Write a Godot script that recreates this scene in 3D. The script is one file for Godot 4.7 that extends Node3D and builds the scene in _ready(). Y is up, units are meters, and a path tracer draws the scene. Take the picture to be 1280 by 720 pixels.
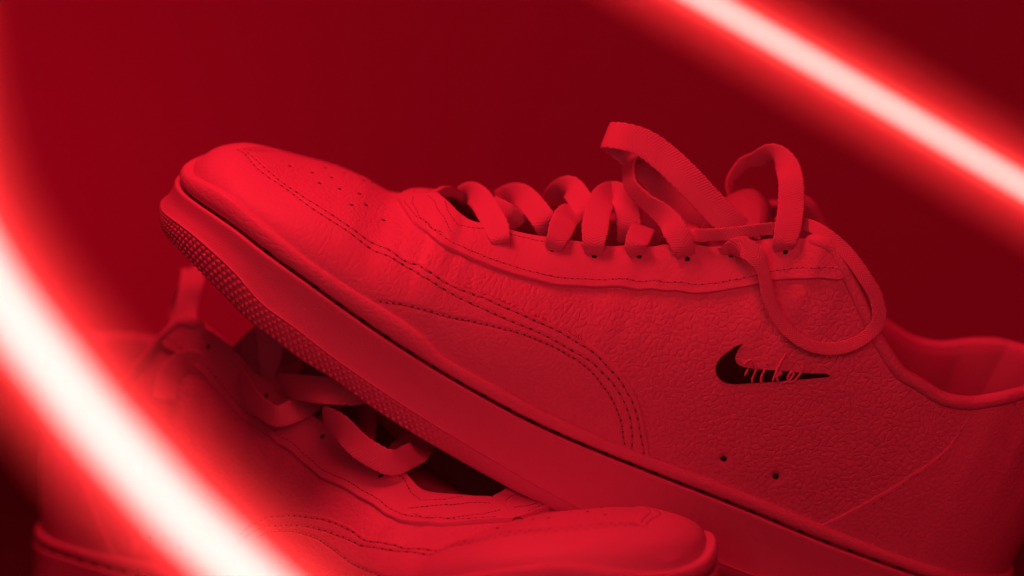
extends Node3D
# Two leather sneakers and two neon tubes in front of a seamless red backdrop. Shoe-local axes: x from toe to heel, y up, z to the near side; tables in millimetres.

var LUT := {}
var grain := FastNoiseLite.new()
var soft := FastNoiseLite.new()
var fine := FastNoiseLite.new()
var leather: StandardMaterial3D
var leather_pebbled: StandardMaterial3D
var rubber: StandardMaterial3D
var fabric: StandardMaterial3D
var lining_mat: StandardMaterial3D
var thread_mat: StandardMaterial3D
var fray_mat: StandardMaterial3D
var hole_shade_mat: StandardMaterial3D
var black_thread: StandardMaterial3D
var shoe_vents := [[194.54, 0.0872], [212.39, 0.1122]]
var shoe_perfs := [[32.42, 0.9826], [39.86, 0.9822], [46.15, 0.9841], [43.17, 0.873], [49.72, 0.8757], [56.23, 0.8962], [54.93, 0.7516], [59.29, 0.8198], [66.12, 0.7609]]
var shoe_eyelets := [[103.45, 0.8498], [119.15, 0.8794], [132.09, 0.8972], [145.07, 0.9089], [159.53, 0.8956], [171.9, 0.9203], [186.83, 0.9163]]


func _ready() -> void:
	# ---- camera, surroundings, light -------------------------------------------------
	var cam := Camera3D.new()
	cam.name = "camera"
	var phys := CameraAttributesPhysical.new()
	phys.frustum_focal_length = 100.0
	phys.frustum_focus_distance = 0.75
	phys.exposure_aperture = 5.6
	phys.frustum_near = 0.02
	phys.frustum_far = 20.0
	cam.attributes = phys
	add_child(cam)
	cam.position = Vector3(0, 0.19537, 0.78215)
	cam.rotation_degrees = Vector3(-5, 0, 0)
	cam.current = true

	var env := Environment.new()
	env.background_mode = Environment.BG_COLOR
	env.background_color = lin(0.09, 0.0, 0.0034)  # unseen red fill from all round, raised to lift the dark sides
	env.tonemap_mode = Environment.TONE_MAPPER_LINEAR
	env.tonemap_exposure = 1.0
	env.sdfgi_enabled = true
	env.ssao_enabled = true
	env.ssil_enabled = true
	var we := WorldEnvironment.new()
	we.name = "surroundings"
	we.environment = env
	add_child(we)

	lamp("key_lamp", Vector3(-0.13, 0.46, 0.095), Vector3(-0.05, 0.16, 0.02), Vector2(0.13, 0.13), 0.104, lin(1, 0.02, 0.034))
	lamp("front_fill", Vector3(0.22, 0.42, 0.80), Vector3(0.06, 0.10, 0.0), Vector2(0.3, 0.3), 0.165, lin(1, 0.003, 0.024))  # added fill from the front, out of view, no real fixture
	lamp("wall_fill", Vector3(0.05, 1.0, -0.42), Vector3(0.0, 0.22, -0.94), Vector2(0.5, 0.2), 0.145, lin(1, 0.0, 0.02))  # added fill to brighten the backdrop, no real fixture
	lamp("wall_fill_low", Vector3(-0.42, 0.06, -0.50), Vector3(-0.40, 0.2, -0.94), Vector2(0.15, 0.15), 0.075, lin(1, 0.0, 0.022))  # added fill, imitates tube glow on the left of the wall
	lamp("wall_fill_far", Vector3(0.55, -0.02, -0.50), Vector3(0.42, 0.15, -0.94), Vector2(0.15, 0.15), 0.045, lin(1, 0.0, 0.022))  # added fill, imitates tube glow on the right of the wall

	make_materials()
	make_tables()

	# ---- backdrop ---------------------------------------------------------------------
	make_backdrop()

	# ---- the two shoes ----------------------------------------------------------------
	var top := make_sneaker()
	tag(top, "sneaker tilted toe up with black curved logo, resting across the other shoe", "sneaker", "pair of red lit sneakers")
	top.transform = Transform3D(Basis(Vector3(0.92388, -0.37687, -0.06645), Vector3(0.38268, 0.90984, 0.16043), Vector3(0, -0.17365, 0.98481)), Vector3(-0.12654, 0.11981, -0.00196))
	make_logo(top)
	top_laces(top)
	# the lower shoe is pressed in at the vamp by the weight on it
	lut("press", [25, 0, 40, -1.5, 57, -6, 69, -10, 80, -11, 90, -8, 101, -3, 113, 0], 2)
	for i in 1281:
		LUT["yt"][i] += LUT["press"][i]
	var low := make_sneaker()
	tag(low, "sneaker standing flat underneath, toe pointing right, with untied hanging laces", "sneaker", "pair of red lit sneakers")
	var c := cos(deg_to_rad(45.0))
	var s := sin(deg_to_rad(45.0))
	low.transform = Transform3D(Basis(Vector3(-c, 0, -s), Vector3(0, 1, 0), Vector3(s, 0, -c)), Vector3(0.049839, 0, 0.095))
	low_laces(low)

	# ---- neon tubes in front ------------------------------------------------------------
	make_neon()


# ---- helpers --------------------------------------------------------------------------
func lin(r: float, g: float, b: float) -> Color:
	return Color(r, g, b).linear_to_srgb()


func lamp(called: String, at: Vector3, to: Vector3, size: Vector2, energy: float, color: Color) -> void:
	var l := AreaLight3D.new()
	l.name = called
	l.area_size = size
	l.light_energy = energy
	l.light_color = color
	l.shadow_enabled = true
	l.area_range = 6.0
	add_child(l)
	l.look_at_from_position(at, to, Vector3(0.1, 0.2, 1).normalized())


func tag(o: Node, label: String, category: String, group := "") -> void:
	o.set_meta("label", label)
	o.set_meta("category", category)
	if group:
		o.set_meta("group", group)


func part(called: String, mesh: Mesh, m: Material, parent: Node, kind := "") -> MeshInstance3D:
	var o := MeshInstance3D.new()
	o.name = called
	o.mesh = mesh
	o.material_override = m
	o.transform = Transform3D.IDENTITY
	parent.add_child(o, true)
	if kind:
		o.set_meta("kind", kind)
	return o


class Shape:
	var v := PackedVector3Array()
	var n := PackedVector3Array()
	var uv := PackedVector2Array()
	var ix := PackedInt32Array()

	# a grid of nu x nv points given in millimetres, row after row; flip turns its front over
	func sheet(p: PackedVector3Array, nu: int, nv: int, flip := false, wrap_u := false, wrap_v := false, st := PackedVector2Array()) -> void:
		var b := v.size()
		for i in nu:
			var i0 := (i - 1 + nu) % nu if wrap_u else maxi(i - 1, 0)
			var i1 := (i + 1) % nu if wrap_u else mini(i + 1, nu - 1)
			for j in nv:
				var j0 := (j - 1 + nv) % nv if wrap_v else maxi(j - 1, 0)
				var j1 := (j + 1) % nv if wrap_v else mini(j + 1, nv - 1)
				var w := (p[i1 * nv + j] - p[i0 * nv + j]).cross(p[i * nv + j1] - p[i * nv + j0])
				if w.length_squared() < 1e-14:
					w = n[-1] if n.size() > b else Vector3.UP
				elif flip:
					w = -w
				v.append(p[i * nv + j] * 0.001)
				n.append(w.normalized())
				uv.append(st[i * nv + j] if st.size() else Vector2(float(i) / nu, float(j) / nv))
		for i in (nu if wrap_u else nu - 1):
			var i1 := (i + 1) % nu
			for j in (nv if wrap_v else nv - 1):
				var j1 := (j + 1) % nv
				var a := b + i * nv + j
				var d := b + i1 * nv + j
				var e := b + i * nv + j1
				var f := b + i1 * nv + j1
				if flip:
					ix.append_array(PackedInt32Array([a, d, e, d, f, e]))
				else:
					ix.append_array(PackedInt32Array([a, e, d, d, e, f]))

	# an ellipsoid bead: half axes a (along t), r (sideways), h (along the normal)
	func bead(at: Vector3, t: Vector3, up: Vector3, a: float, r: float, h: float) -> void:
		var s := up.cross(t).normalized()
		var p := PackedVector3Array()
		for i in 5:
			var th := PI * i / 4.0
			for j in 6:
				var ph := TAU * j / 6.0
				p.append(at + t * (-a * cos(th)) + (s * r * cos(ph) + up * h * sin(ph)) * sqrt(sin(th) + 1e-9))
		sheet(p, 5, 6, true, false, true)

	func mesh() -> ArrayMesh:
		var a := []
		a.resize(Mesh.ARRAY_MAX)
		a[Mesh.ARRAY_VERTEX] = v
		a[Mesh.ARRAY_NORMAL] = n
		a[Mesh.ARRAY_TEX_UV] = uv
		a[Mesh.ARRAY_INDEX] = ix
		var m := ArrayMesh.new()
		m.add_surface_from_arrays(Mesh.PRIMITIVE_TRIANGLES, a)
		return m


# ---- tables: monotone cubic curves over x, sampled every quarter millimetre ----------------
func table(t: Array, x: float) -> float:
	var k := t.size() / 2
	if x <= t[0]:
		return t[1]
	if x >= t[2 * k - 2]:
		return t[2 * k - 1]
	var i := 0
	while i < k - 2 and x >= t[2 * i + 2]:
		i += 1
	var h: float = t[2 * i + 2] - t[2 * i]
	var m0 := slope(t, i, k)
	var m1 := slope(t, i + 1, k)
	var s: float = (x - t[2 * i]) / h
	return t[2 * i + 1] * (1 + 2 * s) * (1 - s) * (1 - s) + h * m0 * s * (1 - s) * (1 - s) + t[2 * i + 3] * s * s * (3 - 2 * s) + h * m1 * s * s * (s - 1)


func slope(t: Array, j: int, k: int) -> float:
	var a := maxi(j - 1, 0)
	var b := mini(j, k - 2)
	var d0: float = (t[2 * a + 3] - t[2 * a + 1]) / (t[2 * a + 2] - t[2 * a])
	var d1: float = (t[2 * b + 3] - t[2 * b + 1]) / (t[2 * b + 2] - t[2 * b])
	if a == b:
		return d0
	if d0 * d1 <= 0:
		return 0.0
	var h0: float = t[2 * a + 2] - t[2 * a]
	var h1: float = t[2 * b + 2] - t[2 * b]
	return 3 * (h0 + h1) / ((2 * h1 + h0) / d0 + (h1 + 2 * h0) / d1)


func lut(called: String, t: Array, blur := 0.0) -> void:
	var a := PackedFloat32Array()
	a.resize(1281)
	for i in 1281:
		a[i] = table(t, i * 0.25 - 5.0)
	var r := int(round(blur * 4.0))
	for pass_ in (3 if r else 0):
		var b := a.duplicate()
		var total := 0.0
		for i in range(-r, r + 1):
			total += a[clampi(i, 0, 1280)]
		for i in 1281:
			b[i] = total / (2 * r + 1)
			total += a[mini(i + r + 1, 1280)] - a[maxi(i - r, 0)]
		a = b
	LUT[called] = a


func half_width(x: float) -> float:
	# plan outline of the sole: round toe, rounder heel
	var t := 1.0 - clampf(x / 60.0, 0, 1)
	var e := 1.0 - clampf((309.0 - x) / 40.0, 0, 1)
	return g("W", x) * sqrt(1.0 - t * t) * sqrt(1.0 - e * e)


func g(called: String, x: float) -> float:
	var a: PackedFloat32Array = LUT[called]
	var f := clampf((x + 5.0) * 4.0, 0.0, 1279.0)
	var i := int(f)
	return lerpf(a[i], a[i + 1], f - i)


func make_tables() -> void:
	# outline half width; heights of groove, ridge and bottom of the sole; top of the welt; topline; half gap of the opening
	lut("W", [0, 51, 60, 51.5, 80, 52, 100, 51, 130, 46.8, 160, 41.8, 190, 38.6, 220, 37.3, 250, 37, 309, 36], 8)
	lut("yg", [0, 47.5, 12, 49.5, 21, 49.5, 30, 47.9, 50, 44.4, 67, 40.2, 90, 35.1, 112, 31, 136, 27.2, 161, 25.3, 186, 24.5, 210, 24.1, 234, 23.5, 268, 24.4, 309, 26], 4)
	lut("yr", [0, 37.5, 7, 41.4, 16, 41, 25, 39, 43, 32, 67, 26.1, 93, 20, 120, 14.2, 144, 9.2, 169, 5.6, 195, 5.4, 309, 5.4], 4)
	lut("yb", [0, 32.2, 7, 32.8, 16, 31.2, 27, 28.5, 43, 24, 62, 20, 84, 14.7, 111, 9.3, 138, 4.2, 150, 2.5, 172, 0.3, 190, 0, 300, 0, 309, 1.5], 4)
	lut("yrt", [0, 52.5, 5, 55, 15.7, 57.2, 27, 55.4, 57, 49.2, 75, 46, 83, 44.5, 90, 42.7, 95.6, 39.6, 101, 38.1, 119, 35.4, 136, 32.7, 168, 30.1, 207, 29.5, 249, 28.7, 283, 30, 309, 31.5], 2)
	lut("yt", [4, 54.5, 7, 59.5, 11.8, 62.5, 15.9, 64.2, 20.4, 64.9, 34, 65.9, 50, 67.9, 57, 68.4, 61, 67.6, 65.6, 67.2, 69, 68.6, 74, 71.5, 79, 74, 82, 75.2, 85.8, 74.7, 90, 73.8, 95, 74.6, 106, 76.7, 111, 77.7, 123, 81.2, 135, 84.1, 146, 89, 154, 93, 161, 96, 177, 104.3, 189, 111, 197, 113.2, 206, 107.4, 217, 97.9, 227, 89.6, 238, 84, 251, 82, 260, 83.6, 267, 87.5, 272, 90.5, 280, 94, 288, 96, 297, 97, 305, 97], 1)
	lut("ze", [4, 0, 79, 0, 80, 0, 82, 7, 84, 11, 88, 16, 94, 19, 106, 20, 123, 21, 150, 22, 177, 23, 189, 26, 197, 30, 206, 32, 217, 33, 238, 33.5, 251, 33, 267, 31, 280, 27, 290, 20, 297, 12.5, 302, 6, 304.4, 1.5, 305, 0], 0.25)
	lut("k", [4, 0.8, 60, 0.72, 85, 0.55, 106, 0.5, 150, 0.5, 189, 0.6, 220, 0.6, 305, 0.6], 8)
	lut("a", [4, 0, 100, 0, 150, 0, 189, 2, 220, 3, 270, 2, 300, 0, 305, 0], 5)
	lut("m", [4, 0, 60, 0.02, 85, 0.1, 106, 0.2, 150, 0.28, 189, 0.3, 220, 0.4, 305, 0.4], 8)
	lut("b", [4, 2, 40, 3, 100, 3, 160, 2.5, 220, 2, 300, 0, 305, 0], 5)
	# seams as v over x
	lut("row_a", [16, 1, 18, 0.975, 21, 0.91, 26.39, 0.7999, 35.56, 0.6833, 46.02, 0.5993, 57.15, 0.5333, 68.16, 0.5008, 78.18, 0.4069, 90.41, 0.4264, 103.25, 0.4541, 113.74, 0.4427, 121.17, 0.4263, 127.81, 0.4173, 137.16, 0.3814, 144.56, 0.3312, 150.6, 0.2803, 156.28, 0.2233, 161.84, 0.1555, 166.06, 0.0863, 168.95, 0.0414, 170.5, 0.015, 171.2, 0], 0.75)
	lut("row_b", [13.5, 1, 15.39, 0.983, 23.5, 0.7614, 34.18, 0.6614, 43.25, 0.5636, 56.01, 0.4948, 68.85, 0.4444, 81.25, 0.3619, 91.19, 0.3845, 102.76, 0.3933, 114.92, 0.3815, 124.78, 0.3691, 133.27, 0.3484, 141.13, 0.3123, 147.84, 0.2667, 154.4, 0.2069, 160.01, 0.139, 163.21, 0.0849, 165.2, 0.04, 166.5, 0], 0.75)
	lut("row_c", [70, 0.06, 73.47, 0.0956, 85.26, 0.1748, 96.56, 0.265, 106.01, 0.3119, 117.5, 0.3333, 127.31, 0.3298, 135.83, 0.3087, 143.15, 0.2646, 149.54, 0.2087, 155.8, 0.1421, 160.02, 0.0818, 162.5, 0.03], 0.75)
	lut("mud", [17.6, 1, 19.5, 0.985, 22, 0.93, 26.39, 0.8239, 35.56, 0.7073, 46.02, 0.6233, 57.15, 0.5573, 68.16, 0.5248, 78.18, 0.4309, 90.41, 0.4504, 103.25, 0.4781, 113.74, 0.4667, 121.17, 0.4503, 127.81, 0.4413, 137.16, 0.4054, 145.36, 0.3552, 151.4, 0.3043, 157.08, 0.2473, 162.64, 0.1795, 166.86, 0.1103, 171.6, 0.03, 172.5, 0], 0.75)
	lut("eye", [68.3, 1, 70.88, 0.8698, 75.74, 0.6959, 83.37, 0.6241, 92.58, 0.6694, 102.35, 0.6669, 110.81, 0.6681, 121.61, 0.6685, 132.52, 0.7135, 141.05, 0.7326, 155.12, 0.7364, 167.79, 0.7494, 180.19, 0.7758, 185.47, 0.8017, 194.93, 0.842, 203.5, 0.935, 207, 1], 0.5)
	lut("cnt", [229, 0, 233.38, 0.0447, 240.48, 0.1717, 247.82, 0.3551, 252.62, 0.5175, 257.63, 0.6794, 259.81, 0.797, 261, 0.92, 261.5, 1], 0.5)
	lut("tab", [271, 1, 271.37, 0.9904, 274.04, 0.9465, 280.58, 0.8152, 290, 0.6, 305, 0.35], 0.25)


# ---- the skin of the upper ----------------------------------------------------------------
func wu(x: float) -> float:
	return half_width(clampf((x - 4.0) / 301.0, 0, 1) * 309.0) * (1.0 - 5.0 / 52.0)


func section(x: float) -> PackedFloat32Array:
	var w := wu(x)
	var yw := g("yrt", x) - 3.0
	var yt := maxf(g("yt", x), yw + 0.5)
	var ze := minf(g("ze", x), w)
	var q := minf(1.0, w / 20.0)
	var h := yt - yw
	return PackedFloat32Array([w, w + g("b", x) * q, ze + g("k", x) * (w - ze) + g("a", x) * q, ze, yw, yw + 0.5 * h, yt - g("m", x) * h, yt])


func on(x: float, c: PackedFloat32Array, v: float, side: float) -> Vector3:
	var q := 1.0 - v
	var b0 := q * q * q
	var b1 := 3 * q * q * v
	var b2 := 3 * q * v * v
	var b3 := v * v * v
	return Vector3(x, c[4] * b0 + c[5] * b1 + c[6] * b2 + c[7] * b3, side * (c[0] * b0 + c[1] * b1 + c[2] * b2 + c[3] * b3))


func skin(x: float, v: float, side: float) -> Vector3:
	return on(x, section(x), v, side)


func skin_normal(x: float, v: float, side: float) -> Vector3:
	var du := skin(x + 0.4, v, side) - skin(x - 0.4, v, side)
	var dv := skin(x, minf(v + 0.012, 1), side) - skin(x, maxf(v - 0.012, 0), side)
	return (du.cross(dv) * side).normalized()


# leather relief in millimetres: pebbles, drag lines and creases
func relief(p: Vector3, x: float, v: float, side: float) -> float:
	var amp := 0.012 + 0.035 * smoothstep(60, 115, x) - 0.02 * smoothstep(200, 260, x)
	var wob := soft.get_noise_3dv(p * 1.3) * 1.2
	var c := clampf((grain.get_noise_3d(p.x + wob, p.y - wob, p.z) + 1.0) * 1.6, 0, 1)
	var h := amp * (sqrt(c) - 0.6) * 1.6
	h += 0.10 * soft.get_noise_3dv(p * 0.5) * smoothstep(40, 100, x)
	# flex creases behind the toe
	var flex := exp(-pow((x - 80.0) / 26.0, 2.0)) * smoothstep(0.05, 0.25, v) * (1.0 - smoothstep(0.75, 0.95, v))
	if flex > 0.02:
		var t := (p.x + 0.75 * (p.y - 50.0)) * 0.55 + 2.2 * soft.get_noise_3d(p.x * 0.4, p.y * 0.4, side * 40.0)
		h -= 0.2 * flex * pow(0.5 + 0.5 * sin(t), 4.0)
	# drag lines under the ankle
	var ankle := exp(-pow((x - 226.0) / 20.0, 2.0)) * exp(-pow((v - 0.6) / 0.28, 2.0))
	if ankle > 0.02:
		var t2 := (p.y + 0.7 * p.x) * 0.62 + 2.5 * soft.get_noise_3d(p.x * 0.3, p.y * 0.3, 9.0)
		h -= 0.30 * ankle * pow(0.5 + 0.5 * sin(t2), 3.0)
	return h


func pits(p: Vector3, side: float) -> float:
	var h := 0.0
	for k in pit_at.size():
		var q: Vector3 = pit_at[k]
		var d := p.distance_squared_to(Vector3(q.x, q.y, q.z * side))
		if d < 9.0:
			h -= pit_depth[k] * exp(-d / (pit_size[k] * pit_size[k]))
	return h

var pit_at := []
var pit_depth := []
var pit_size := []


# a piece of leather lying on the skin between two seams; edges are rounded where round_lo / round_hi
func overlay(out: Shape, xs: PackedFloat32Array, lo: Callable, hi: Callable, nv: int, thick: float, side: float, round_lo: bool, round_hi: bool, grooves: Array, grain_k := 1.0, edge := 0.7, thin_toe := false) -> void:
	var nu := xs.size()
	var base := PackedVector3Array()
	var vs := PackedFloat32Array()
	for i in nu:
		var x := xs[i]
		var c := section(x)
		var a: float = lo.call(x)
		var b: float = maxf(hi.call(x), a + 1e-4)
		for j in nv:
			var t := 0.5 - 0.5 * cos(PI * j / (nv - 1.0))
			vs.append(lerpf(a, b, t))
			base.append(on(x, c, vs[-1], side))
	var p := PackedVector3Array()
	for i in nu:
		var x := xs[i]
		var i0 := maxi(i - 1, 0)
		var i1 := mini(i + 1, nu - 1)
		# slope of the edges, to turn the distance along the column into the distance to the seam
		var b0 := i * nv
		var col := 0.0
		var along := PackedFloat32Array([0.0])
		for j in nv - 1:
			col += base[b0 + j].distance_to(base[b0 + j + 1])
			along.append(col)
		var dx := maxf(xs[i1] - xs[i0], 1e-3)
		var fh := 1.0
		var fl := 1.0
		var mm: float = col / maxf(vs[b0 + nv - 1] - vs[b0], 1e-4)
		fh = maxf(0.3, 1.0 / sqrt(1.0 + pow((vs[i1 * nv + nv - 1] - vs[i0 * nv + nv - 1]) / dx * mm, 2.0)))
		fl = maxf(0.3, 1.0 / sqrt(1.0 + pow((vs[i1 * nv] - vs[i0 * nv]) / dx * mm, 2.0)))
		for j in nv:
			var k := b0 + j
			var v := vs[k]
			var w := (base[i1 * nv + j] - base[i0 * nv + j]).cross(base[b0 + mini(j + 1, nv - 1)] - base[b0 + maxi(j - 1, 0)]) * side
			var nn := w.normalized() if w.length_squared() > 1e-12 else skin_normal(x, v, side)
			var h := thick * (lerpf(0.3, 1.0, smoothstep(20.0, 48.0, x)) if thin_toe else 1.0)
			if round_hi and vs[b0 + nv - 1] < 0.999:
				var d := (col - along[j]) * fh / edge
				h *= sqrt(1.0 - pow(1.0 - minf(d, 1.0), 2.0))
			if round_lo:
				var d2 := along[j] * fl / edge
				h *= sqrt(1.0 - pow(1.0 - minf(d2, 1.0), 2.0))
			if (round_hi and j == nv - 1 and vs[k] < 0.999) or (round_lo and j == 0):
				h = -0.5
			for gr in grooves:
				if x < gr[3] or x > gr[4]:
					continue
				var dv: float = (v - g(gr[0], x)) * mm * (1.0 / sqrt(1.0 + pow((g(gr[0], x + 0.5) - g(gr[0], x - 0.5)) * mm, 2.0)))
				if absf(dv) < 4.0 * gr[2]:
					h -= gr[1] * exp(-dv * dv / (gr[2] * gr[2]))
			p.append(base[k] + nn * (h + grain_k * relief(base[k], x, v, side) + pits(base[k], side)))
	out.sheet(p, nu, nv, side < 0)


func spread(a: float, b: float, n: int, ease_a := false, ease_b := false) -> PackedFloat32Array:
	var r := PackedFloat32Array()
	for i in n:
		var t := i / (n - 1.0)
		if ease_a and ease_b:
			t = 0.5 - 0.5 * cos(PI * t)
		elif ease_a:
			t = 1.0 - cos(PI * 0.5 * t)
		elif ease_b:
			t = sin(PI * 0.5 * t)
		r.append(lerpf(a, b, t))
	return r


# points along a seam, every step mm: [position, tangent, normal]
func seam(called: String, a: float, b: float, step: float, side: float, lift: float, dv := 0.0) -> Array:
	var pts := []
	var x := a
	var last := skin(a, clampf(g(called, a) + dv, 0, 1), side)
	var run := step
	while x < b:
		x += 0.06
		var v := g(called, x) + dv
		if v > 1.0 or v < 0.0:
			last = skin(x, clampf(v, 0, 1), side)
			continue
		var p := skin(x, v, side)
		run += p.distance_to(last)
		if run >= step:
			run -= step
			var n := skin_normal(x, v, side)
			var q := skin(x + 0.3, clampf(g(called, x + 0.3) + dv, 0, 1), side)
			var t := (q - p).normalized()
			var up := lift - (0.85 * (1.0 - lerpf(0.3, 1.0, smoothstep(20.0, 48.0, x))) if called.begins_with("row") else 0.0)
			pts.append([p + n * up, t, n])
		last = p
	return pts


func track(pts: Array, step: float, side: float, lift: float) -> Array:
	var r := []
	var run := step
	for i in pts.size() / 2 - 1:
		for k in 40:
			var s := k / 40.0
			var x := lerpf(pts[2 * i], pts[2 * i + 2], s)
			var v := lerpf(pts[2 * i + 1], pts[2 * i + 3], s)
			var p := skin(x, v, side)
			var q := skin(lerpf(pts[2 * i], pts[2 * i + 2], s + 0.025), lerpf(pts[2 * i + 1], pts[2 * i + 3], s + 0.025), side)
			run += p.distance_to(q)
			if run >= step:
				run -= step
				var n := skin_normal(x, v, side)
				r.append([p + n * lift, (q - p).normalized(), n])
	return r


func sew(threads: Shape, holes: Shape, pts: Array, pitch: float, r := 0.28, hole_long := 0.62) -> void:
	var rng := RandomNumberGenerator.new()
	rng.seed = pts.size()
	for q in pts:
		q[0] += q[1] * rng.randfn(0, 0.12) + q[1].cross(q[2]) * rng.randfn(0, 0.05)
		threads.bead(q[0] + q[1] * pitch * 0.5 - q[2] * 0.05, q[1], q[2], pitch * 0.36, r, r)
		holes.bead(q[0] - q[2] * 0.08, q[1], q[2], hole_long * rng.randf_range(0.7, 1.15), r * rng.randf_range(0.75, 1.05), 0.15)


# ---- materials ----------------------------------------------------------------------------
func noise_tex(type: int, freq: float, seed_: int, size := 512, octaves := 3) -> NoiseTexture2D:
	var n := FastNoiseLite.new()
	n.noise_type = type
	n.seed = seed_
	n.frequency = freq
	n.fractal_octaves = octaves
	if type == FastNoiseLite.TYPE_CELLULAR:
		n.cellular_return_type = FastNoiseLite.RETURN_DISTANCE
		n.fractal_type = FastNoiseLite.FRACTAL_NONE
	var t := NoiseTexture2D.new()
	t.width = size
	t.height = size
	t.seamless = true
	t.noise = n
	return t


func plain(color: Color, rough: float, spec := 0.5) -> StandardMaterial3D:
	var m := StandardMaterial3D.new()
	m.albedo_color = color
	m.roughness = rough
	m.metallic_specular = spec
	return m


func bumpy(m: StandardMaterial3D, tex: Texture2D, cm: float, repeat: float) -> StandardMaterial3D:
	m.heightmap_enabled = true
	m.heightmap_texture = tex
	m.heightmap_scale = cm
	m.uv1_triplanar = true
	m.uv1_scale = Vector3.ONE * repeat
	return m


# pebbled hide: rounded cells of uneven size with fine pores, 26 mm across
func pebble_texture() -> ImageTexture:
	var n := 512
	var cells := FastNoiseLite.new()
	cells.noise_type = FastNoiseLite.TYPE_CELLULAR
	cells.cellular_return_type = FastNoiseLite.RETURN_DISTANCE2_SUB
	cells.fractal_type = FastNoiseLite.FRACTAL_NONE
	cells.frequency = 0.024
	cells.seed = 31
	cells.domain_warp_enabled = true
	cells.domain_warp_amplitude = 14.0
	cells.domain_warp_frequency = 0.02
	cells.domain_warp_fractal_type = FastNoiseLite.DOMAIN_WARP_FRACTAL_NONE
	var a := cells.get_seamless_image(n, n)
	cells.frequency = 0.05
	cells.seed = 32
	var b := cells.get_seamless_image(n, n)
	var im := Image.create(n, n, false, Image.FORMAT_RGBA8)
	for y in n:
		for x in n:
			var p := clampf(a.get_pixel(x, y).r * 1.5, 0, 1)
			var q := clampf(b.get_pixel(x, y).r * 1.5, 0, 1)
			var h := 0.75 * smoothstep(0.0, 0.55, p) + 0.25 * smoothstep(0.0, 0.6, q)
			im.set_pixel(x, y, Color(h, h, h))
	return ImageTexture.create_from_image(im)


func make_materials() -> void:
	grain.noise_type = FastNoiseLite.TYPE_CELLULAR
	grain.cellular_return_type = FastNoiseLite.RETURN_DISTANCE2_SUB
	grain.fractal_type = FastNoiseLite.FRACTAL_NONE
	grain.frequency = 0.42
	grain.seed = 4
	soft.noise_type = FastNoiseLite.TYPE_SIMPLEX_SMOOTH
	soft.frequency = 0.16
	soft.fractal_octaves = 2
	soft.seed = 9
	var pores := noise_tex(FastNoiseLite.TYPE_SIMPLEX, 0.06, 3)
	var pebbles := pebble_texture()
	leather = bumpy(plain(lin(0.74, 0.44, 0.66), 0.52, 0.45), pebbles, 0.014, 40.0)
	leather_pebbled = bumpy(plain(lin(0.74, 0.44, 0.66), 0.5, 0.5), pebbles, 0.025, 38.0)
	rubber = bumpy(plain(lin(0.70, 0.40, 0.62), 0.6, 0.4), pores, 0.012, 60.0)
	lining_mat = bumpy(plain(lin(0.55, 0.32, 0.48), 0.9, 0.3), pores, 0.02, 70.0)
	thread_mat = plain(lin(0.6, 0.36, 0.52), 0.85, 0.3)
	fray_mat = plain(lin(0.34, 0.17, 0.2), 0.9, 0.2)
	hole_shade_mat = plain(lin(0.03, 0.02, 0.02), 0.9, 0.2)  # near-black stands in for the shade inside holes
	black_thread = bumpy(plain(lin(0.018, 0.012, 0.012), 0.45, 0.5), pores, 0.05, 110.0)
	# woven lace: ribs that meet in chevrons along the middle
	var im := Image.create(128, 128, false, Image.FORMAT_RGBA8)
	var rng := RandomNumberGenerator.new()
	rng.seed = 5
	for y in 128:
		for x in 128:
			var u := x / 128.0
			var v := y / 128.0
			var z := absf(v - 0.5) * 2.0
			var rib := 0.5 + 0.5 * sin(TAU * (9.0 * u + 2.0 * z))
			var across := 0.5 + 0.5 * sin(TAU * (18.0 * u - 5.0 * z))
			var h := 0.62 * rib + 0.28 * across + 0.1 * rng.randf()
			im.set_pixel(x, y, Color(h, h, h))
	var weave := ImageTexture.create_from_image(im)
	fabric = plain(lin(0.76, 0.46, 0.68), 0.92, 0.25)
	fabric.heightmap_enabled = true
	fabric.heightmap_texture = weave
	fabric.heightmap_scale = 0.018
	fabric.rim_enabled = true
	fabric.rim = 0.25
	fabric.rim_tint = 0.6


func make_backdrop() -> void:
	var p := PackedVector3Array()
	for i in 30:
		for j in 25:
			p.append(Vector3(-1500.0 + j * 125.0, -700.0 + i * 80.0, -940.0 + 6.0 * soft.get_noise_2d(i * 1.1, j * 1.3)))
	var s := Shape.new()
	s.sheet(p, 30, 25, true)
	var paper := noise_tex(FastNoiseLite.TYPE_SIMPLEX, 0.02, 8)
	var o := part("backdrop", s.mesh(), bumpy(plain(lin(0.5, 0.46, 0.46), 0.95, 0.2), paper, 0.02, 4.0), self)
	o.set_meta("kind", "structure")
	o.set_meta("label", "plain dark red backdrop wall behind the two shoes")

	# table top with rounded edges, all round section swept along x
	p = PackedVector3Array()
	var sec := []
	for e in [[-820.0, -1.0], [760.0, 1.0]]:
		for i in 9:
			var th: float = PI * i / 8.0
			sec.append(Vector2(e[0] + e[1] * 14.0 * sin(th), -14.0 + 14.0 * cos(th) * -e[1]))
	for i in 17:
		for q in sec:
			p.append(Vector3(-900.0 + i * 112.5, q.y, q.x))
	s = Shape.new()
	s.sheet(p, 17, sec.size(), true, false, true)
	o = part("tabletop", s.mesh(), bumpy(plain(lin(0.075, 0.06, 0.06), 0.8, 0.25), paper, 0.02, 12.0), self)
	o.set_meta("kind", "structure")
	o.set_meta("label", "dark matt tabletop that the two shoes stand on")


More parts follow.
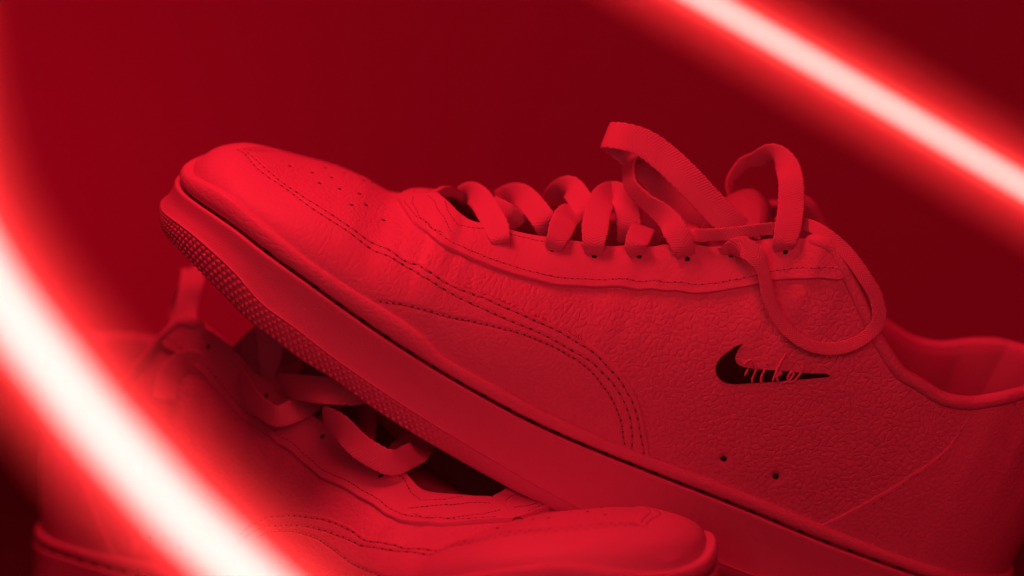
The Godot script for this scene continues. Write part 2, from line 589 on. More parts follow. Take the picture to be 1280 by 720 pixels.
# ---- one sneaker without laces ------------------------------------------------------------
func make_sneaker() -> Node3D:
	var shoe := Node3D.new()
	shoe.name = "sneaker" if pit_at.is_empty() else "sneaker_001"
	add_child(shoe)
	pit_at.clear()
	pit_depth.clear()
	pit_size.clear()
	var one := func(_x): return 1.0
	var zero := func(_x): return 0.0
	for q in shoe_perfs:
		pit_at.append(skin(q[0], q[1], 1))
		pit_depth.append(0.5)
		pit_size.append(0.75)
	for q in shoe_vents:
		pit_at.append(skin(q[0], q[1], 1))
		pit_depth.append(1.4)
		pit_size.append(1.35)

	# base skin
	var base := Shape.new()
	for side in [1.0, -1.0]:
		var half := 0.5 if side < 0 else 1.0
		var xs := spread(4.0, 20.0, int(60 * half), true)
		xs.append_array(spread(20.4, 290.0, int(660 * half)))
		xs.append_array(spread(290.3, 304.9, int(60 * half), false, true))
		overlay(base, xs, zero, one, int(150 * half), 0.0, side, false, false, [], 1.0)
	part("quarter", base.mesh(), leather_pebbled, shoe)

	var mud := Shape.new()
	var mx := spread(4.0, 17.0, 40, true)
	mx.append_array(spread(17.3, 165.0, 330))
	mx.append_array(spread(165.4, 172.2, 40))
	for side in [1.0, -1.0]:
		overlay(mud, mx, zero, func(x): return 1.0 if x < 17.6 else g("mud", x), 110, 0.85, side, false, true, [["row_a", 0.28, 0.45, 17.0, 170.0], ["row_b", 0.28, 0.45, 14.5, 166.0], ["row_c", 0.35, 0.5, 72.0, 163.0]], 0.85, 0.7, true)
	part("mudguard", mud.mesh(), leather, shoe)

	var eye := Shape.new()
	var ex := spread(68.6, 78.0, 60, true)
	ex.append_array(spread(78.3, 207.0, 300))
	for side in [1.0, -1.0]:
		overlay(eye, ex, func(x): return g("eye", x), one, 70, 1.35, side, true, false, [], 0.55, 0.5)
	part("eyestay", eye.mesh(), leather, shoe)

	var cnt := Shape.new()
	var cx := spread(229.3, 262.0, 110)
	cx.append_array(spread(262.5, 304.9, 110, false, true))
	for side in [1.0, -1.0]:
		overlay(cnt, cx, zero, func(x): return 1.0 if x > 261.5 else g("cnt", x), 80, 0.45, side, false, true, [], 0.6)
	part("heel_counter", cnt.mesh(), leather, shoe)

	var tabs := Shape.new()
	for side in [1.0, -1.0]:
		overlay(tabs, spread(270.8, 304.9, 100, false, true), func(x): return g("tab", x), one, 50, 1.2, side, true, false, [], 0.5)
	part("heel_tab", tabs.mesh(), leather, shoe)

	# lining: turns over the edge and goes down inside
	var lin_shape := Shape.new()
	var lx := spread(80.5, 304.6, 220, true, true)
	var depth := [[1.0, 1.25], [1.0, 0.4], [1.0, -0.8], [1.0, -2.0], [0.985, -2.6], [0.96, -3.0], [0.92, -3.4], [0.86, -3.8], [0.78, -4.0], [0.68, -4.0], [0.55, -3.6], [0.4, -3.0], [0.25, -2.6], [0.1, -2.5], [0.0, -3.0]]
	for side in [1.0, -1.0]:
		var p := PackedVector3Array()
		for x in lx:
			var pad := smoothstep(195.0, 225.0, x)
			for d in depth:
				var n := skin_normal(x, clampf(d[0], 0.02, 0.985), side)
				var h: float = d[1]
				if h < -2.0:
					h *= lerpf(0.8, 1.25, pad)
				var q := skin(x, d[0], side) + n * h
				if q.z * side < 0.2:
					q.z = 0.2 * side
				p.append(q)
		lin_shape.sheet(p, lx.size(), depth.size(), side < 0)
	part("lining", lin_shape.mesh(), lining_mat, shoe)

	# piping round the collar
	var pipe := []
	var px := spread(190.0, 304.8, 150, false, true)
	for x in px:
		pipe.append(skin(x, 1.0, 1) + skin_normal(x, 0.985, 1) * -0.3)
	for i in px.size():
		var x := px[px.size() - 1 - i]
		pipe.append(skin(x, 1.0, -1) + skin_normal(x, 0.985, -1) * -0.3)
	part("collar_piping", tube(pipe, 2.3, 14).mesh(), leather, shoe)

	# tongue
	var tp := []
	var tc := [[82, 60], [100, 62], [120, 68], [138, 76], [152, 87], [161, 99], [167, 108], [171.5, 113], [176, 115], [180.5, 113.5], [183.5, 109.5], [184, 104], [181, 98], [172, 90]]
	for i in tc.size() - 1:
		for k in 10:
			tp.append(spline(tc, i, k / 10.0))
	var tq := PackedVector3Array()
	for i in tp.size():
		var c: Vector3 = tp[i]
		var d: Vector3 = (tp[mini(i + 1, tp.size() - 1)] - tp[maxi(i - 1, 0)]).normalized()
		var up := Vector3(-d.y, d.x, 0)
		for j in 41:
			var z := -1.0 + j / 20.0
			var hw := 22.0 + 3.0 * smoothstep(150, 175, c.x)
			var q := c + Vector3(0, 0, z * hw) - up * (6.5 * z * z + 3.0 * pow(absf(z), 6.0))
			tq.append(q + up * 0.35 * soft.get_noise_3dv(q * 0.6))
	var tong := Shape.new()
	tong.sheet(tq, tp.size(), 41, true)
	part("tongue", tong.mesh(), lining_mat, shoe)

	make_sole(shoe)
	make_seams(shoe)

	# holes
	for side in [1.0, -1.0]:
		for q in shoe_vents:
			var s := Shape.new()
			s.bead(skin(q[0], q[1], side) - skin_normal(q[0], q[1], side) * 0.9, Vector3.RIGHT, skin_normal(q[0], q[1], side), 1.25, 1.25, 0.35)
			part("vent_hole", s.mesh(), hole_shade_mat, shoe)
		for q in shoe_perfs:
			if side < 0 and q[1] > 0.95:
				continue
			var s := Shape.new()
			s.bead(skin(q[0], q[1], side) - skin_normal(q[0], q[1], side) * 0.22, Vector3.RIGHT, skin_normal(q[0], q[1], side), 0.62, 0.5, 0.22)
			part("perforation", s.mesh(), hole_shade_mat, shoe)
		for q in shoe_eyelets:
			var s := Shape.new()
			var n := skin_normal(q[0], q[1] + 0.022, side)
			s.bead(skin(q[0], q[1] + 0.022, side) + n * 1.2, Vector3.RIGHT, n, 1.15, 1.0, 0.3)
			part("eyelet", s.mesh(), hole_shade_mat, shoe)
	return shoe


func spline(t: Array, i: int, s: float) -> Vector3:
	var f := func(k: int) -> Vector3:
		var q = t[clampi(k, 0, t.size() - 1)]
		return q if q is Vector3 else Vector3(q[0], q[1], 0)
	var a: Vector3 = f.call(i - 1)
	var b: Vector3 = f.call(i)
	var c: Vector3 = f.call(i + 1)
	var d: Vector3 = f.call(i + 2)
	return b.cubic_interpolate_in_time(c, a, d, s, maxf(b.distance_to(c), 0.01), -maxf(a.distance_to(b), 0.01), maxf(b.distance_to(c) + c.distance_to(d), 0.02))


func tube(pts: Array, r: float, sides: int) -> Shape:
	var s := Shape.new()
	var p := PackedVector3Array()
	var nor := Vector3(0.1, 1, 0.05)
	for i in pts.size():
		var t: Vector3 = (pts[mini(i + 1, pts.size() - 1)] - pts[maxi(i - 1, 0)]).normalized()
		nor = (nor - t * nor.dot(t)).normalized()
		var b := t.cross(nor)
		var e := mini(i, pts.size() - 1 - i)
		var k: float = [0.02, 0.6, 0.9][e] if e < 3 else 1.0
		for j in sides:
			var a := TAU * j / sides
			p.append(pts[i] + (nor * cos(a) + b * sin(a)) * r * k)
	s.sheet(p, pts.size(), sides, true, false, true)
	return s


func sole_xs(n: int) -> PackedFloat32Array:
	return spread(0.0, 309.0, n, true, true)


# the outline all round: [x, half width with sign, outward normal]
func outline(n: int) -> Array:
	var xs := sole_xs(n)
	var r := []
	for side in [1.0, -1.0]:
		for i in n:
			var k := i if side > 0 else n - 1 - i
			if side < 0 and (i == 0 or i == n - 1):
				continue
			r.append([xs[k], half_width(xs[k]) * side])
	for i in r.size():
		var a: Array = r[(i + 1) % r.size()]
		var b: Array = r[(i - 1 + r.size()) % r.size()]
		r[i].append(Vector3(-(a[1] - b[1]), 0, a[0] - b[0]).normalized())
	return r


func band_at(x: float, t: float) -> Vector2:
	# the textured band: t from the ridge (0) to the bottom edge (1); height and outward offset
	var yr := g("yr", x)
	var yb := g("yb", x)
	return Vector2(lerpf(yr, yb, t), -0.25 - 2.2 * t * t + 1.9 * (1.0 - smoothstep(0.0, 38.0, x)) * (1.0 - 0.5 * t))


func make_sole(shoe: Node3D) -> void:
	var o := outline(260)
	var p := PackedVector3Array()
	var nv := 0
	for q in o:
		var x: float = q[0]
		var yg := g("yg", x)
		var yr := g("yr", x)
		var yb := g("yb", x)
		var tip := 1.0 - smoothstep(0.0, 38.0, x)
		var flare := 1.0 - 1.5 * tip
		var rows := [[yg + 1.0, -9.0], [yg - 0.9, -6.0 - flare], [yg - 0.9, -2.6 - flare], [yg - 0.1, -2.1 - flare], [yg + 0.1, -1.4 - flare], [yg + 0.08, -0.7 - flare], [yg - 0.15, -0.35 - flare], [yg - 0.8, -0.2 - flare], [yg - 1.8, -0.3 - flare]]
		for k in 6:
			var t := (k + 1) / 7.0
			rows.append([lerpf(yg - 1.8, yr + 0.8, t), lerpf(-0.25 - flare, -0.35 + 1.9 * tip, t) - 0.5 * sin(PI * t)])
		rows.append_array([[yr + 0.6, -0.35 + 1.9 * tip], [yr + 0.3, 0.05 + 1.9 * tip], [yr + 0.05, 0.2 + 1.9 * tip], [yr - 0.2, 0.0 + 1.9 * tip], [yr - 0.4, -0.3 + 1.9 * tip]])
		for k in 8:
			var b := band_at(x, 0.05 + 0.95 * (k + 0.3) / 8.0)
			rows.append([b.x, b.y])
		rows.append_array([[yb + 0.2, -2.7], [yb, -3.6], [yb, -7.0]])
		nv = rows.size() + 2
		var mid := Vector3(clampf(x, 12, 297), 0, 0)
		p.append(mid + Vector3(0, yg + 1.0, 0))
		for r in rows:
			p.append(Vector3(x, r[0], q[1]) + q[2] * r[1])
		p.append(mid + Vector3(0, yb, 0))
	var s := Shape.new()
	s.sheet(p, o.size(), nv, false, true, false)
	part("midsole", s.mesh(), rubber, shoe)

	# rounded rand between sole and upper
	p = PackedVector3Array()
	var nr := 20
	for i in o.size():
		var q = o[i]
		var x: float = q[0]
		var y0 := g("yg", x) + 0.6
		var y1 := g("yrt", x)
		var flare := -1.4 * (1.0 - smoothstep(0.0, 38.0, x))
		var fat := lerpf(2.9, 3.4, smoothstep(60.0, 90.0, x) * (1.0 - smoothstep(92.0, 104.0, x)))
		for j in nr:
			var a := PI * j / (nr - 1.0)
			var bulge := pow(sin(a), 0.75) if a < PI * 0.5 else lerpf(1.0, 0.42, pow(a / (PI * 0.5) - 1.0, 2.0))
			var off := -4.6 - flare + fat * bulge
			if j == 0:
				off -= 2.5
			if j == nr - 1:
				off -= 2.5
			var y := lerpf(y0, y1, 0.5 - 0.5 * cos(a))
			var q3: Vector3 = Vector3(x, y, q[1]) + q[2] * off
			p.append(q3 + q[2] * 0.05 * soft.get_noise_3dv(q3 * 0.5))
	s = Shape.new()
	s.sheet(p, o.size(), nr, true, true, false)
	part("rand", s.mesh(), leather, shoe)

	# small domes on the toe bumper, in staggered rows
	var bumps := Shape.new()
	for side in [1.0, -1.0]:
		for row in 5:
			var run := 1.17 * (row % 2)
			var x := 0.02
			while x < 118.0:
				var w := half_width(x)
				var w2 := half_width(x + 0.02)
				var ds := sqrt(0.0004 + (w2 - w) * (w2 - w))
				run += ds
				x += 0.02
				if run >= 2.35:
					run -= 2.35
					var t := (row + 0.75) / 5.6
					var b := band_at(x, t)
					var nn := Vector3(-(half_width(x + 0.3) - half_width(maxf(x - 0.3, 0))), 0, minf(0.6, x + 0.3) * side).normalized()
					if side < 0:
						nn = Vector3(-(half_width(x + 0.3) - half_width(maxf(x - 0.3, 0))), 0, -minf(0.6, x + 0.3)).normalized()
					var fade := 1.0 - smoothstep(95.0, 118.0, x)
					var r := minf(0.9, (g("yr", x) - g("yb", x)) / 11.5) * (0.4 + 0.6 * fade)
					bumps.bead(Vector3(x, b.x, w * side) + nn * (b.y + 0.05), Vector3.UP, nn, r, r, 0.5 * fade + 0.05)
	part("toe_bumper_texture", bumps.mesh(), rubber, shoe, "stuff")

	# sidewall stitches at the bottom of the groove
	var slots := Shape.new()
	for i in 30:
		var x := 36.0 + i * 8.7
		for side in [1.0, -1.0]:
			var w: float = half_width(x)
			slots.bead(Vector3(x, g("yg", x) + 0.75, (w - 2.9) * side), Vector3(1, 0, 0), Vector3(0, 0.3, side).normalized(), 1.3, 0.45, 0.5)
	part("sidewall_stitch_holes", slots.mesh(), hole_shade_mat, shoe, "stuff")


func make_seams(shoe: Node3D) -> void:
	var threads := Shape.new()
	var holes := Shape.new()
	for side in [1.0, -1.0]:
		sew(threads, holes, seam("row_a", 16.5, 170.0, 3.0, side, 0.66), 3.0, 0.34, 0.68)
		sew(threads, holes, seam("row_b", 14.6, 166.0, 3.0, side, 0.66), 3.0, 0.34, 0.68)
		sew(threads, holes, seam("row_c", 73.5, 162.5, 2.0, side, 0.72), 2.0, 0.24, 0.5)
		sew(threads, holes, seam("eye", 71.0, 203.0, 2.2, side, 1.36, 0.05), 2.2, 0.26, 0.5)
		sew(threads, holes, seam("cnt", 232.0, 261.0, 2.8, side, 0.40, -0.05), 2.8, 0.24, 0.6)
		for t in [[73.25, 0.9612, 73.4, 0.885, 76.72, 0.7383, 80.94, 0.6741, 84.1, 0.6976], [77.43, 0.9563, 81.36, 0.8554, 84.68, 0.7957, 86.97, 0.7622], [82.72, 0.971, 83.82, 0.9081, 87.65, 0.8669, 90.85, 0.9041, 96.73, 0.9528, 106.39, 0.9618, 120.63, 0.9584]]:
			sew(threads, holes, track(t, 1.5, side, 1.36), 1.5, 0.24, 0.45)
	part("stitching", threads.mesh(), thread_mat, shoe, "stuff")
	part("stitch_hole_shade", holes.mesh(), hole_shade_mat, shoe, "stuff")  # dark beads coloured as the shade in the needle holes

	# loose fibres along the cut edge of the mudguard
	var fuzz := Shape.new()
	var rng := RandomNumberGenerator.new()
	rng.seed = 12
	for q in seam("mud", 92.0, 138.0, 0.3, 1, 0.55):
		if rng.randf() < 0.75:
			var d: Vector3 = (q[1] * rng.randf_range(-1, 1) + q[2] * rng.randf_range(0.1, 0.9) + q[1].cross(q[2]) * rng.randf_range(-1.2, 0.4)).normalized()
			fuzz.bead(q[0] + d * 0.5, d, q[2], rng.randf_range(0.25, 0.8), 0.06, 0.06)
	part("frayed_edge", fuzz.mesh(), fray_mat, shoe, "stuff")


# ---- logo -----------------------------------------------------------------------------------
func make_logo(shoe: Node3D) -> void:
	var t := [184.6, 0.5053, 183.22, 0.4937, 182.03, 0.4754, 180.91, 0.4542, 180.04, 0.4366, 179.61, 0.4157, 179.67, 0.3958, 180.27, 0.3748, 181.13, 0.3595, 182.32, 0.3475, 183.69, 0.3401, 185.24, 0.3362, 186.66, 0.3367, 188.94, 0.3445, 191.47, 0.3563, 195.28, 0.3759, 199.11, 0.4045, 202.87, 0.4522, 205.92, 0.5016, 209.13, 0.5517, 211.7, 0.5964, 213.43, 0.6297, 214.09, 0.6484, 212.89, 0.6361, 210.56, 0.5971, 207.9, 0.5556, 205.57, 0.5225, 201.76, 0.4777, 197.69, 0.4405, 193.67, 0.421, 190.64, 0.4124, 188.16, 0.4105, 186.66, 0.4124, 185.56, 0.4193, 184.72, 0.4297, 184.2, 0.4411, 183.98, 0.4582, 184.05, 0.4761, 184.33, 0.4904]
	var poly := PackedVector2Array()
	for i in t.size() / 2:
		poly.append(Vector2(t[2 * i], t[2 * i + 1] * 70.0))
	var tri := Geometry2D.triangulate_polygon(poly)
	var s := Shape.new()
	for lvl in [0.55]:
		for k in poly.size():
			var x := poly[k].x
			var v := poly[k].y / 70.0
			var n := skin_normal(x, v, 1)
			s.v.append((skin(x, v, 1) + n * lvl) * 0.001)
			s.n.append(n)
			s.uv.append(Vector2.ZERO)
	for k in tri.size() / 3:
		var a := s.v[tri[3 * k]]
		var b := s.v[tri[3 * k + 1]]
		var c := s.v[tri[3 * k + 2]]
		if (b - a).cross(c - a).dot(s.n[tri[3 * k]]) > 0:
			s.ix.append_array(PackedInt32Array([tri[3 * k], tri[3 * k + 2], tri[3 * k + 1]]))
		else:
			s.ix.append_array(PackedInt32Array([tri[3 * k], tri[3 * k + 1], tri[3 * k + 2]]))
	var rim := PackedVector3Array()
	for k in poly.size():
		var x := poly[k].x
		var v := poly[k].y / 70.0
		var n := skin_normal(x, v, 1)
		for h in [0.55, 0.4, -0.3]:
			rim.append(skin(x, v, 1) + n * h)
	s.sheet(rim, poly.size(), 3, true, true, false)
	part("curved_logo", s.mesh(), black_thread, shoe)
	var letters := Shape.new()
	for st in [[189.36, 0.4126, 189.16, 0.3643], [187.48, 0.4147, 188.15, 0.4388, 189.31, 0.4476, 190.46, 0.4346, 191.78, 0.4168, 191.84, 0.3773, 192.4, 0.3561], [194.37, 0.4282, 194.22, 0.3945, 194.64, 0.3775, 195.51, 0.3747], [194.38, 0.4465, 194.42, 0.4567], [198.4, 0.5305, 198.03, 0.488, 197.86, 0.4358, 198.05, 0.3856], [197.97, 0.4167, 198.93, 0.4476, 199.68, 0.4462, 198.46, 0.4207, 200.32, 0.4031], [201.07, 0.4135, 202.91, 0.4512, 203.32, 0.4892, 202.16, 0.4861, 201.89, 0.457, 202.81, 0.4419, 204.3, 0.4666, 205.04, 0.5103, 205.32, 0.5476, 204.32, 0.5398]]:
		var pts := []
		for i in st.size() / 2 - 1:
			for k in 8:
				var x := lerpf(st[2 * i], st[2 * i + 2], k / 8.0)
				var v := lerpf(st[2 * i + 1], st[2 * i + 3], k / 8.0)
				pts.append(skin(x, v, 1) + skin_normal(x, v, 1) * 0.55)
		var tb := tube(pts, 0.42, 8)
		var off := letters.v.size()
		letters.v.append_array(tb.v)
		letters.n.append_array(tb.n)
		letters.uv.append_array(tb.uv)
		for k in tb.ix:
			letters.ix.append(k + off)
	part("script_lettering", letters.mesh(), leather, shoe)


# ---- laces ------------------------------------------------------------------------------------
# each control point: x, y, z, half width, turn about its length (0 faces the given direction)
func ribbon(shoe: Node3D, called: String, t: Array, facing: Vector3, carry := false, thick := 0.5) -> void:
	var n := t.size() / 5
	var c := []
	for i in n:
		c.append(Vector3(t[5 * i], t[5 * i + 1], t[5 * i + 2]))
	var pts := []
	var par := []
	for i in n - 1:
		for k in 12:
			var s := k / 12.0
			pts.append(spline(c, i, s))
			var e := s * s * (3 - 2 * s)
			par.append(Vector2(lerpf(t[5 * i + 3], t[5 * i + 8], e), deg_to_rad(lerpf(t[5 * i + 4], t[5 * i + 9], e))))
	pts.append(c[n - 1])
	par.append(Vector2(t[5 * n - 2], deg_to_rad(t[5 * n - 1])))
	var p := PackedVector3Array()
	var st := PackedVector2Array()
	var m := 22
	var run := 0.0
	var kept := facing
	for i in pts.size():
		if i:
			run += pts[i].distance_to(pts[i - 1])
		var d: Vector3 = (pts[mini(i + 1, pts.size() - 1)] - pts[maxi(i - 1, 0)]).normalized()
		# the face either keeps to one direction or is carried along the bends, as in a fold
		var f := (kept - d * kept.dot(d)).normalized()
		if carry:
			kept = f
		f = f.rotated(d, par[i].y)
		var b := d.cross(f)
		var e := mini(i, pts.size() - 1 - i)
		var k: float = [0.02, 0.75, 0.95][e] if e < 3 else 1.0
		for j in m:
			var a := TAU * j / m
			var ca := cos(a)
			var sa := sin(a)
			var wx: float = signf(ca) * pow(absf(ca), 0.6) * par[i].x * (1.0 + 0.03 * sin(run * 2.6))
			var wy: float = signf(sa) * pow(absf(sa), 0.45) * thick
			p.append(pts[i] + (b * wx + f * wy) * k)
			st.append(Vector2(run / 8.0, 0.5 + 0.5 * wx / par[i].x))
	var s := Shape.new()
	s.sheet(p, pts.size(), m, false, false, true, st)
	part(called, s.mesh(), fabric, shoe)


func top_laces(shoe: Node3D) -> void:
	var to := Vector3(-0.1, 0.24, 0.966)
	ribbon(shoe, "lace", [89.5, 69.7, -24.0, 4, 0, 89.9, 75.6, -14.0, 4, 0, 92.5, 78.9, 0.0, 4, 0, 96.4, 78.6, 14.0, 4, -4, 99.9, 77.0, 23.0, 4, 0, 102.2, 74.8, 27.0, 3.2, 0, 103.5, 72.9, 25.0, 2.2, 0], to)
	ribbon(shoe, "lace", [96.8, 78.0, 2.0, 4, 0, 102.7, 78.6, 8.0, 4, 10, 108.0, 76.8, 6.0, 4, 30], to)
	ribbon(shoe, "lace", [101.2, 75.1, -24.0, 4, 0, 103.5, 80.9, -14.0, 4, 0, 106.3, 84.2, -2.0, 4, 0, 109.8, 84.4, 8.0, 4, 0, 113.7, 82.9, 14.0, 4, 0, 118.3, 78.6, 12.0, 4, 0], to)
	ribbon(shoe, "lace", [123.1, 88.8, 6.0, 4, 40, 119.7, 86.8, 15.0, 4.2, 0, 118.9, 84.6, 21.0, 4.2, -8, 118.4, 80.4, 26.0, 3.2, -5, 118.6, 77.4, 25.0, 2.2, 0], to)
	ribbon(shoe, "lace", [117.5, 81.8, -22.0, 4, 10, 117.4, 87.8, -14.0, 4, 10, 119.2, 92.0, -6.0, 4, 0, 122.3, 92.0, 4.0, 4, 0, 125.4, 90.2, 10.0, 4, 0, 130.2, 84.8, 10.0, 4, 0], to)
	ribbon(shoe, "lace", [140.4, 92.8, -16.0, 4, 10, 135.0, 95.2, -10.0, 4, 5, 130.4, 95.2, 0.0, 4.2, 0, 128.5, 92.5, 12.0, 4.3, 0, 128.7, 88.7, 21.0, 4.3, 0, 129.9, 84.2, 25.5, 3.6, 0, 131.3, 80.4, 24.0, 2.2, 0], to)
	ribbon(shoe, "lace", [131.4, 89.6, -16.0, 4, 0, 132.5, 95.0, -8.0, 4, 0, 134.8, 96.8, -1.0, 4, 0, 137.5, 95.1, 5.0, 4, 0, 139.9, 91.1, 8.0, 4, 0, 142.6, 85.4, 8.0, 4, 0], to)
	ribbon(shoe, "lace", [144.8, 92.5, 10.0, 3.6, 40, 142.5, 91.6, 22.0, 3.9, 0, 142.2, 89.4, 26.0, 3.6, 0, 144.9, 85.8, 24.0, 2.4, 0], to)
	ribbon(shoe, "lace", [147.2, 99.9, -8.0, 4, 0, 146.3, 96.3, 0.0, 4.2, 0, 146.7, 92.0, 5.0, 4.2, 0, 148.1, 86.2, 5.0, 4.2, 0], to)
	ribbon(shoe, "lace", [152.1, 99.8, -12.0, 4, 40, 142.9, 107.5, -10.0, 4, 70, 135.6, 112.1, -2.0, 4, 78, 132.8, 108.5, 5.0, 4, 70, 134.9, 103.8, 10.0, 4, 62, 140.8, 101.2, 14.0, 4, 55, 147.1, 100.1, 18.0, 4, 40, 152.3, 97.8, 25.0, 4, 10, 156.7, 93.9, 26.5, 3.6, 0, 158.9, 91.0, 24.0, 2.4, 0], to)
	ribbon(shoe, "lace_bow", [179.9, 103.0, 16.0, 4.4, 0, 169.5, 105.4, 20.0, 4.7, 0, 159.0, 109.5, 19.0, 4.8, 0, 149.3, 113.7, 17.0, 4.8, 0, 140.5, 116.6, 14.0, 4.8, 0, 132.8, 118.0, 12.0, 4.6, 0, 125.7, 116.9, 10.0, 4.5, 0, 122.5, 115.0, 6.0, 4.4, 0, 123.1, 113.5, 1.0, 4.4, 0, 127.5, 112.1, -2.0, 4.4, 0, 135.0, 109.5, -2.0, 4.4, 0, 143.6, 105.9, -1.0, 4.5, 0, 152.0, 102.4, 1.0, 4.5, 0, 159.5, 99.3, 6.0, 4.5, 0, 166.8, 96.5, 8.0, 4.4, 0], to, true)
	ribbon(shoe, "lace_knot", [158.3, 99.8, 12.0, 1.8, 20, 159.2, 99.6, 25.0, 2.2, 15, 164.1, 102.4, 27.0, 2.1, 22, 168.9, 105.0, 28.0, 2.2, 10, 175.4, 109.0, 28.0, 2.0, 20, 181.1, 111.4, 26.0, 2.1, 12, 185.6, 112.7, 14.0, 1.8, 20], to)
	ribbon(shoe, "lace_loop", [175.3, 104.9, -16.0, 4, 60, 168.6, 112.5, -14.0, 4, 62, 169.4, 119.2, -12.0, 4, 58, 172.1, 123.8, -8.0, 4, 52, 174.7, 128.0, -2.0, 4, 50, 178.1, 128.4, 6.0, 4, 30, 180.5, 125.9, 14.0, 4, 8, 182.8, 119.8, 20.0, 4.2, 0, 183.8, 113.1, 27.0, 4.2, 0, 184.3, 108.4, 29.5, 3.6, 0, 186.0, 104.8, 26.0, 2.4, 0], to)
	ribbon(shoe, "lace_end", [171.1, 95.8, 22.0, 2.3, 10, 170.4, 99.7, 28.0, 3.2, 10, 172.3, 102.7, 32.0, 3.4, 10, 176.4, 102.2, 34.0, 3.2, 5, 181.0, 98.5, 35.0, 2.05, 0, 185.7, 91.8, 36.0, 2.05, 0, 193.7, 85.3, 37.0, 2.05, 0, 202.3, 83.0, 38.0, 1.95, 0, 211.3, 85.0, 38.0, 2.1, 0, 217.9, 91.1, 38.0, 2.0, -8, 220.4, 98.0, 37.0, 2.3, 10, 217.1, 104.2, 36.0, 2.3, 10, 210.5, 109.3, 35.0, 2.3, 10, 202.4, 113.8, 32.0, 2.3, 10, 194.2, 116.0, 28.0, 2.1, 0, 188.2, 114.5, 20.0, 2.1, 0, 182.8, 109.4, 10.0, 2.1, 0], to)


func low_laces(shoe: Node3D) -> void:
	var to := Vector3(-0.64, 0.09, -0.763)
	ribbon(shoe, "lace_loop", [201.3, 93.5, -16.0, 4, 10, 210.0, 102.3, -14.0, 4, 10, 222.4, 108.6, -10.0, 4.2, 20, 226.5, 116.5, -6.0, 4.2, 40, 228.9, 123.5, -2.0, 4.2, 20, 236.6, 127.0, 4.0, 4.2, 60, 245.2, 121.9, 9.0, 4, 120, 251.5, 110.3, 10.0, 4.2, 150, 243.5, 100.9, 6.0, 4.2, 165, 221.9, 94.5, 0.0, 4.2, 175], to)
	ribbon(shoe, "lace_end", [216.6, 104.1, -4.0, 4, 0, 216.2, 103.0, -12.0, 4.2, 5, 214.5, 99.8, -22.0, 4.2, 10, 212.5, 95.9, -30.0, 4.2, 10], to)
	ribbon(shoe, "lace", [198.3, 87.5, -38.0, 4, 20, 197.3, 95.6, -36.0, 4.2, 20, 192.8, 100.5, -32.0, 4.2, 15, 185.8, 98.0, -28.0, 4.2, 10, 176.8, 91.2, -27.0, 4.2, 0, 169.8, 81.3, -28.0, 3.6, 0], to)
	ribbon(shoe, "lace", [227.2, 106.4, 0.0, 4, 40, 208.5, 102.4, -4.0, 4, 50, 190.3, 98.7, -8.0, 4, 55, 173.4, 95.6, -12.0, 4, 50, 163.4, 92.3, -14.0, 4, 40], to)
	ribbon(shoe, "lace_end", [162.9, 114.7, -20.0, 6, 0, 163.4, 105.1, -20.0, 4.5, 15, 164.0, 95.9, -21.0, 3.2, 40, 161.7, 86.5, -24.0, 2.4, 60], to)
	ribbon(shoe, "lace", [206.6, 100.5, 8.0, 4, 0, 193.9, 103.1, 2.0, 4, 0, 166.4, 100.7, -8.0, 4, 0, 152.9, 96.3, -24.0, 4, 30, 135.2, 97.1, -32.0, 4.2, 0, 121.9, 97.3, -32.0, 4.4, -15, 115.8, 96.8, -26.0, 4.2, -10, 121.0, 96.2, -14.0, 4, 0], to)
	ribbon(shoe, "lace", [190.6, 100.5, 10.0, 4, 30, 171.1, 94.9, -2.0, 4, 0, 150.5, 87.7, -20.0, 4, 0, 146.6, 82.0, -25.0, 3, 0], to)
	ribbon(shoe, "lace", [169.4, 94.0, 10.0, 4, 30, 151.1, 88.8, -4.0, 4, 0, 134.9, 82.7, -20.0, 4, 0, 131.1, 78.0, -25.0, 3, 0], to)
	ribbon(shoe, "lace", [152.9, 87.3, 10.0, 4, 30, 133.9, 82.5, -4.0, 4, 0, 119.7, 77.9, -20.0, 4, 0, 116.8, 73.6, -25.0, 3, 0], to)
	ribbon(shoe, "lace", [133.0, 81.2, 10.0, 4, 30, 115.7, 79.2, -4.0, 4, 0, 103.8, 73.3, -20.0, 4, 0, 101.3, 69.0, -26.0, 3, 0], to)
	ribbon(shoe, "lace", [125.1, 88.6, -30.0, 3.6, 20, 113.2, 86.6, -33.0, 4, 10, 104.6, 80.9, -32.0, 4, 0, 97.5, 76.6, -27.0, 4, 0, 100.0, 77.1, -16.0, 4, 10, 111.9, 78.4, 2.0, 4, 20, 118.7, 80.6, 14.0, 3.4, 20], to)
	ribbon(shoe, "lace", [167.0, 97.7, -30.0, 4, 40, 154.7, 91.3, -34.0, 4, 30, 141.7, 87.4, -34.0, 3.8, 20, 139.3, 90.5, -26.0, 4, 10, 153.3, 94.3, -8.0, 4, 0], to)
	ribbon(shoe, "lace_end", [208.1, 70.8, -44.0, 3, 0, 207.4, 59.9, -43.0, 2.2, 0, 207.7, 46.1, -43.0, 1.2, 0, 208.9, 33.8, -43.0, 1.1, 0], to)


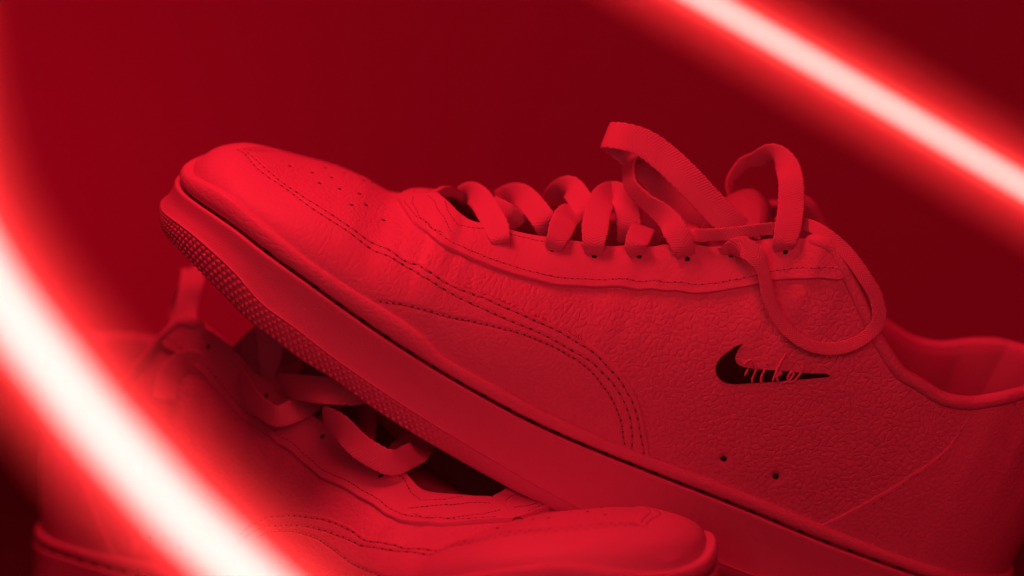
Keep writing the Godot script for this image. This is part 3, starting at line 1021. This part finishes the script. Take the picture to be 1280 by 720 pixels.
# ---- neon ---------------------------------------------------------------------------------------
func make_neon() -> void:
	var hot := lin(1.0, 0.23, 0.215)
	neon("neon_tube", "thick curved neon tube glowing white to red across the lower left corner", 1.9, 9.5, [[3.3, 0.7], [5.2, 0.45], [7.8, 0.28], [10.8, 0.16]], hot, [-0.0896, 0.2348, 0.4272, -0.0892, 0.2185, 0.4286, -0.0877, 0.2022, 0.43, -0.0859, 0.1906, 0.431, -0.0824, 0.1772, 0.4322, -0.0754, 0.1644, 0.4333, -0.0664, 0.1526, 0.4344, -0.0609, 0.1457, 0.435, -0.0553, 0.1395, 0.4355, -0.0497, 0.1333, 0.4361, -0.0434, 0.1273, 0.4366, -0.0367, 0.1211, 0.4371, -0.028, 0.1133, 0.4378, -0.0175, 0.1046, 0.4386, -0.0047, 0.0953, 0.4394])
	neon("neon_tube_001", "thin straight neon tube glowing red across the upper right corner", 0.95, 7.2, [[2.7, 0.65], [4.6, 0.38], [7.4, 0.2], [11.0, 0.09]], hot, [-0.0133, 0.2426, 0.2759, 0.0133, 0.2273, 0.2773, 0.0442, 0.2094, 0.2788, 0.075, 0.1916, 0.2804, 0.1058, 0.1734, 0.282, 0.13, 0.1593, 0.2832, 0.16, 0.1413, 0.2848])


func neon(called: String, label: String, r: float, power: float, halos: Array, hot: Color, t: Array) -> void:
	var o := Node3D.new()
	o.name = called
	add_child(o)
	tag(o, label, "neon tube", "glowing neon tubes")
	var c := []
	for i in t.size() / 3:
		c.append(Vector3(t[3 * i], t[3 * i + 1], t[3 * i + 2]) * 1000.0)
	var mid: Vector3 = c[c.size() / 2]
	o.position = mid * 0.001
	var pts := []
	for i in c.size() - 1:
		for k in 8:
			pts.append(spline(c, i, k / 8.0) - mid)
	pts.append(c[-1] - mid)
	var m := plain(lin(0.9, 0.5, 0.5), 0.4)
	m.emission_enabled = true
	m.emission = hot
	m.emission_energy_multiplier = power
	part("glowing_tube", tube(pts, r, 20).mesh(), m, o)
	# nested glowing shells added to imitate the lens halo, each mostly see-through
	for sl in halos:
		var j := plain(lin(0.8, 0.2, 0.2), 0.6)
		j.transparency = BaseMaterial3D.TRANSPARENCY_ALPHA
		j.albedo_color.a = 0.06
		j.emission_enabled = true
		j.emission = lin(1.0, 0.17, 0.10) if sl == halos[0] else lin(1.0, 0.02, 0.03)
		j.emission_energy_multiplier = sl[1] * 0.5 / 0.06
		part("halo_shell", tube(pts, sl[0], 24).mesh(), j, o)
	var cap := plain(lin(0.03, 0.03, 0.03), 0.5)
	for e in [[0, 1], [pts.size() - 1, pts.size() - 2]]:
		var a: Vector3 = pts[e[0]]
		var d: Vector3 = (a - pts[e[1]]).normalized()
		part("end_cap", tube([a - d * 5.0, a - d * 4.9, a - d * 4.7, a, a + d * 2.8, a + d * 2.9, a + d * 3.0], halos[-1][0] + 0.6, 20).mesh(), cap, o)
	# the light the tube sends into the scene, set inside its far end
	var l := OmniLight3D.new()
	l.name = "neon_light"
	l.light_color = lin(1.0, 0.03, 0.04)
	l.light_energy = 0.004
	l.light_size = 0.01
	l.omni_range = 4.0
	l.omni_attenuation = 2.0
	l.shadow_enabled = true
	o.add_child(l, true)
	l.position = pts[3] * 0.001
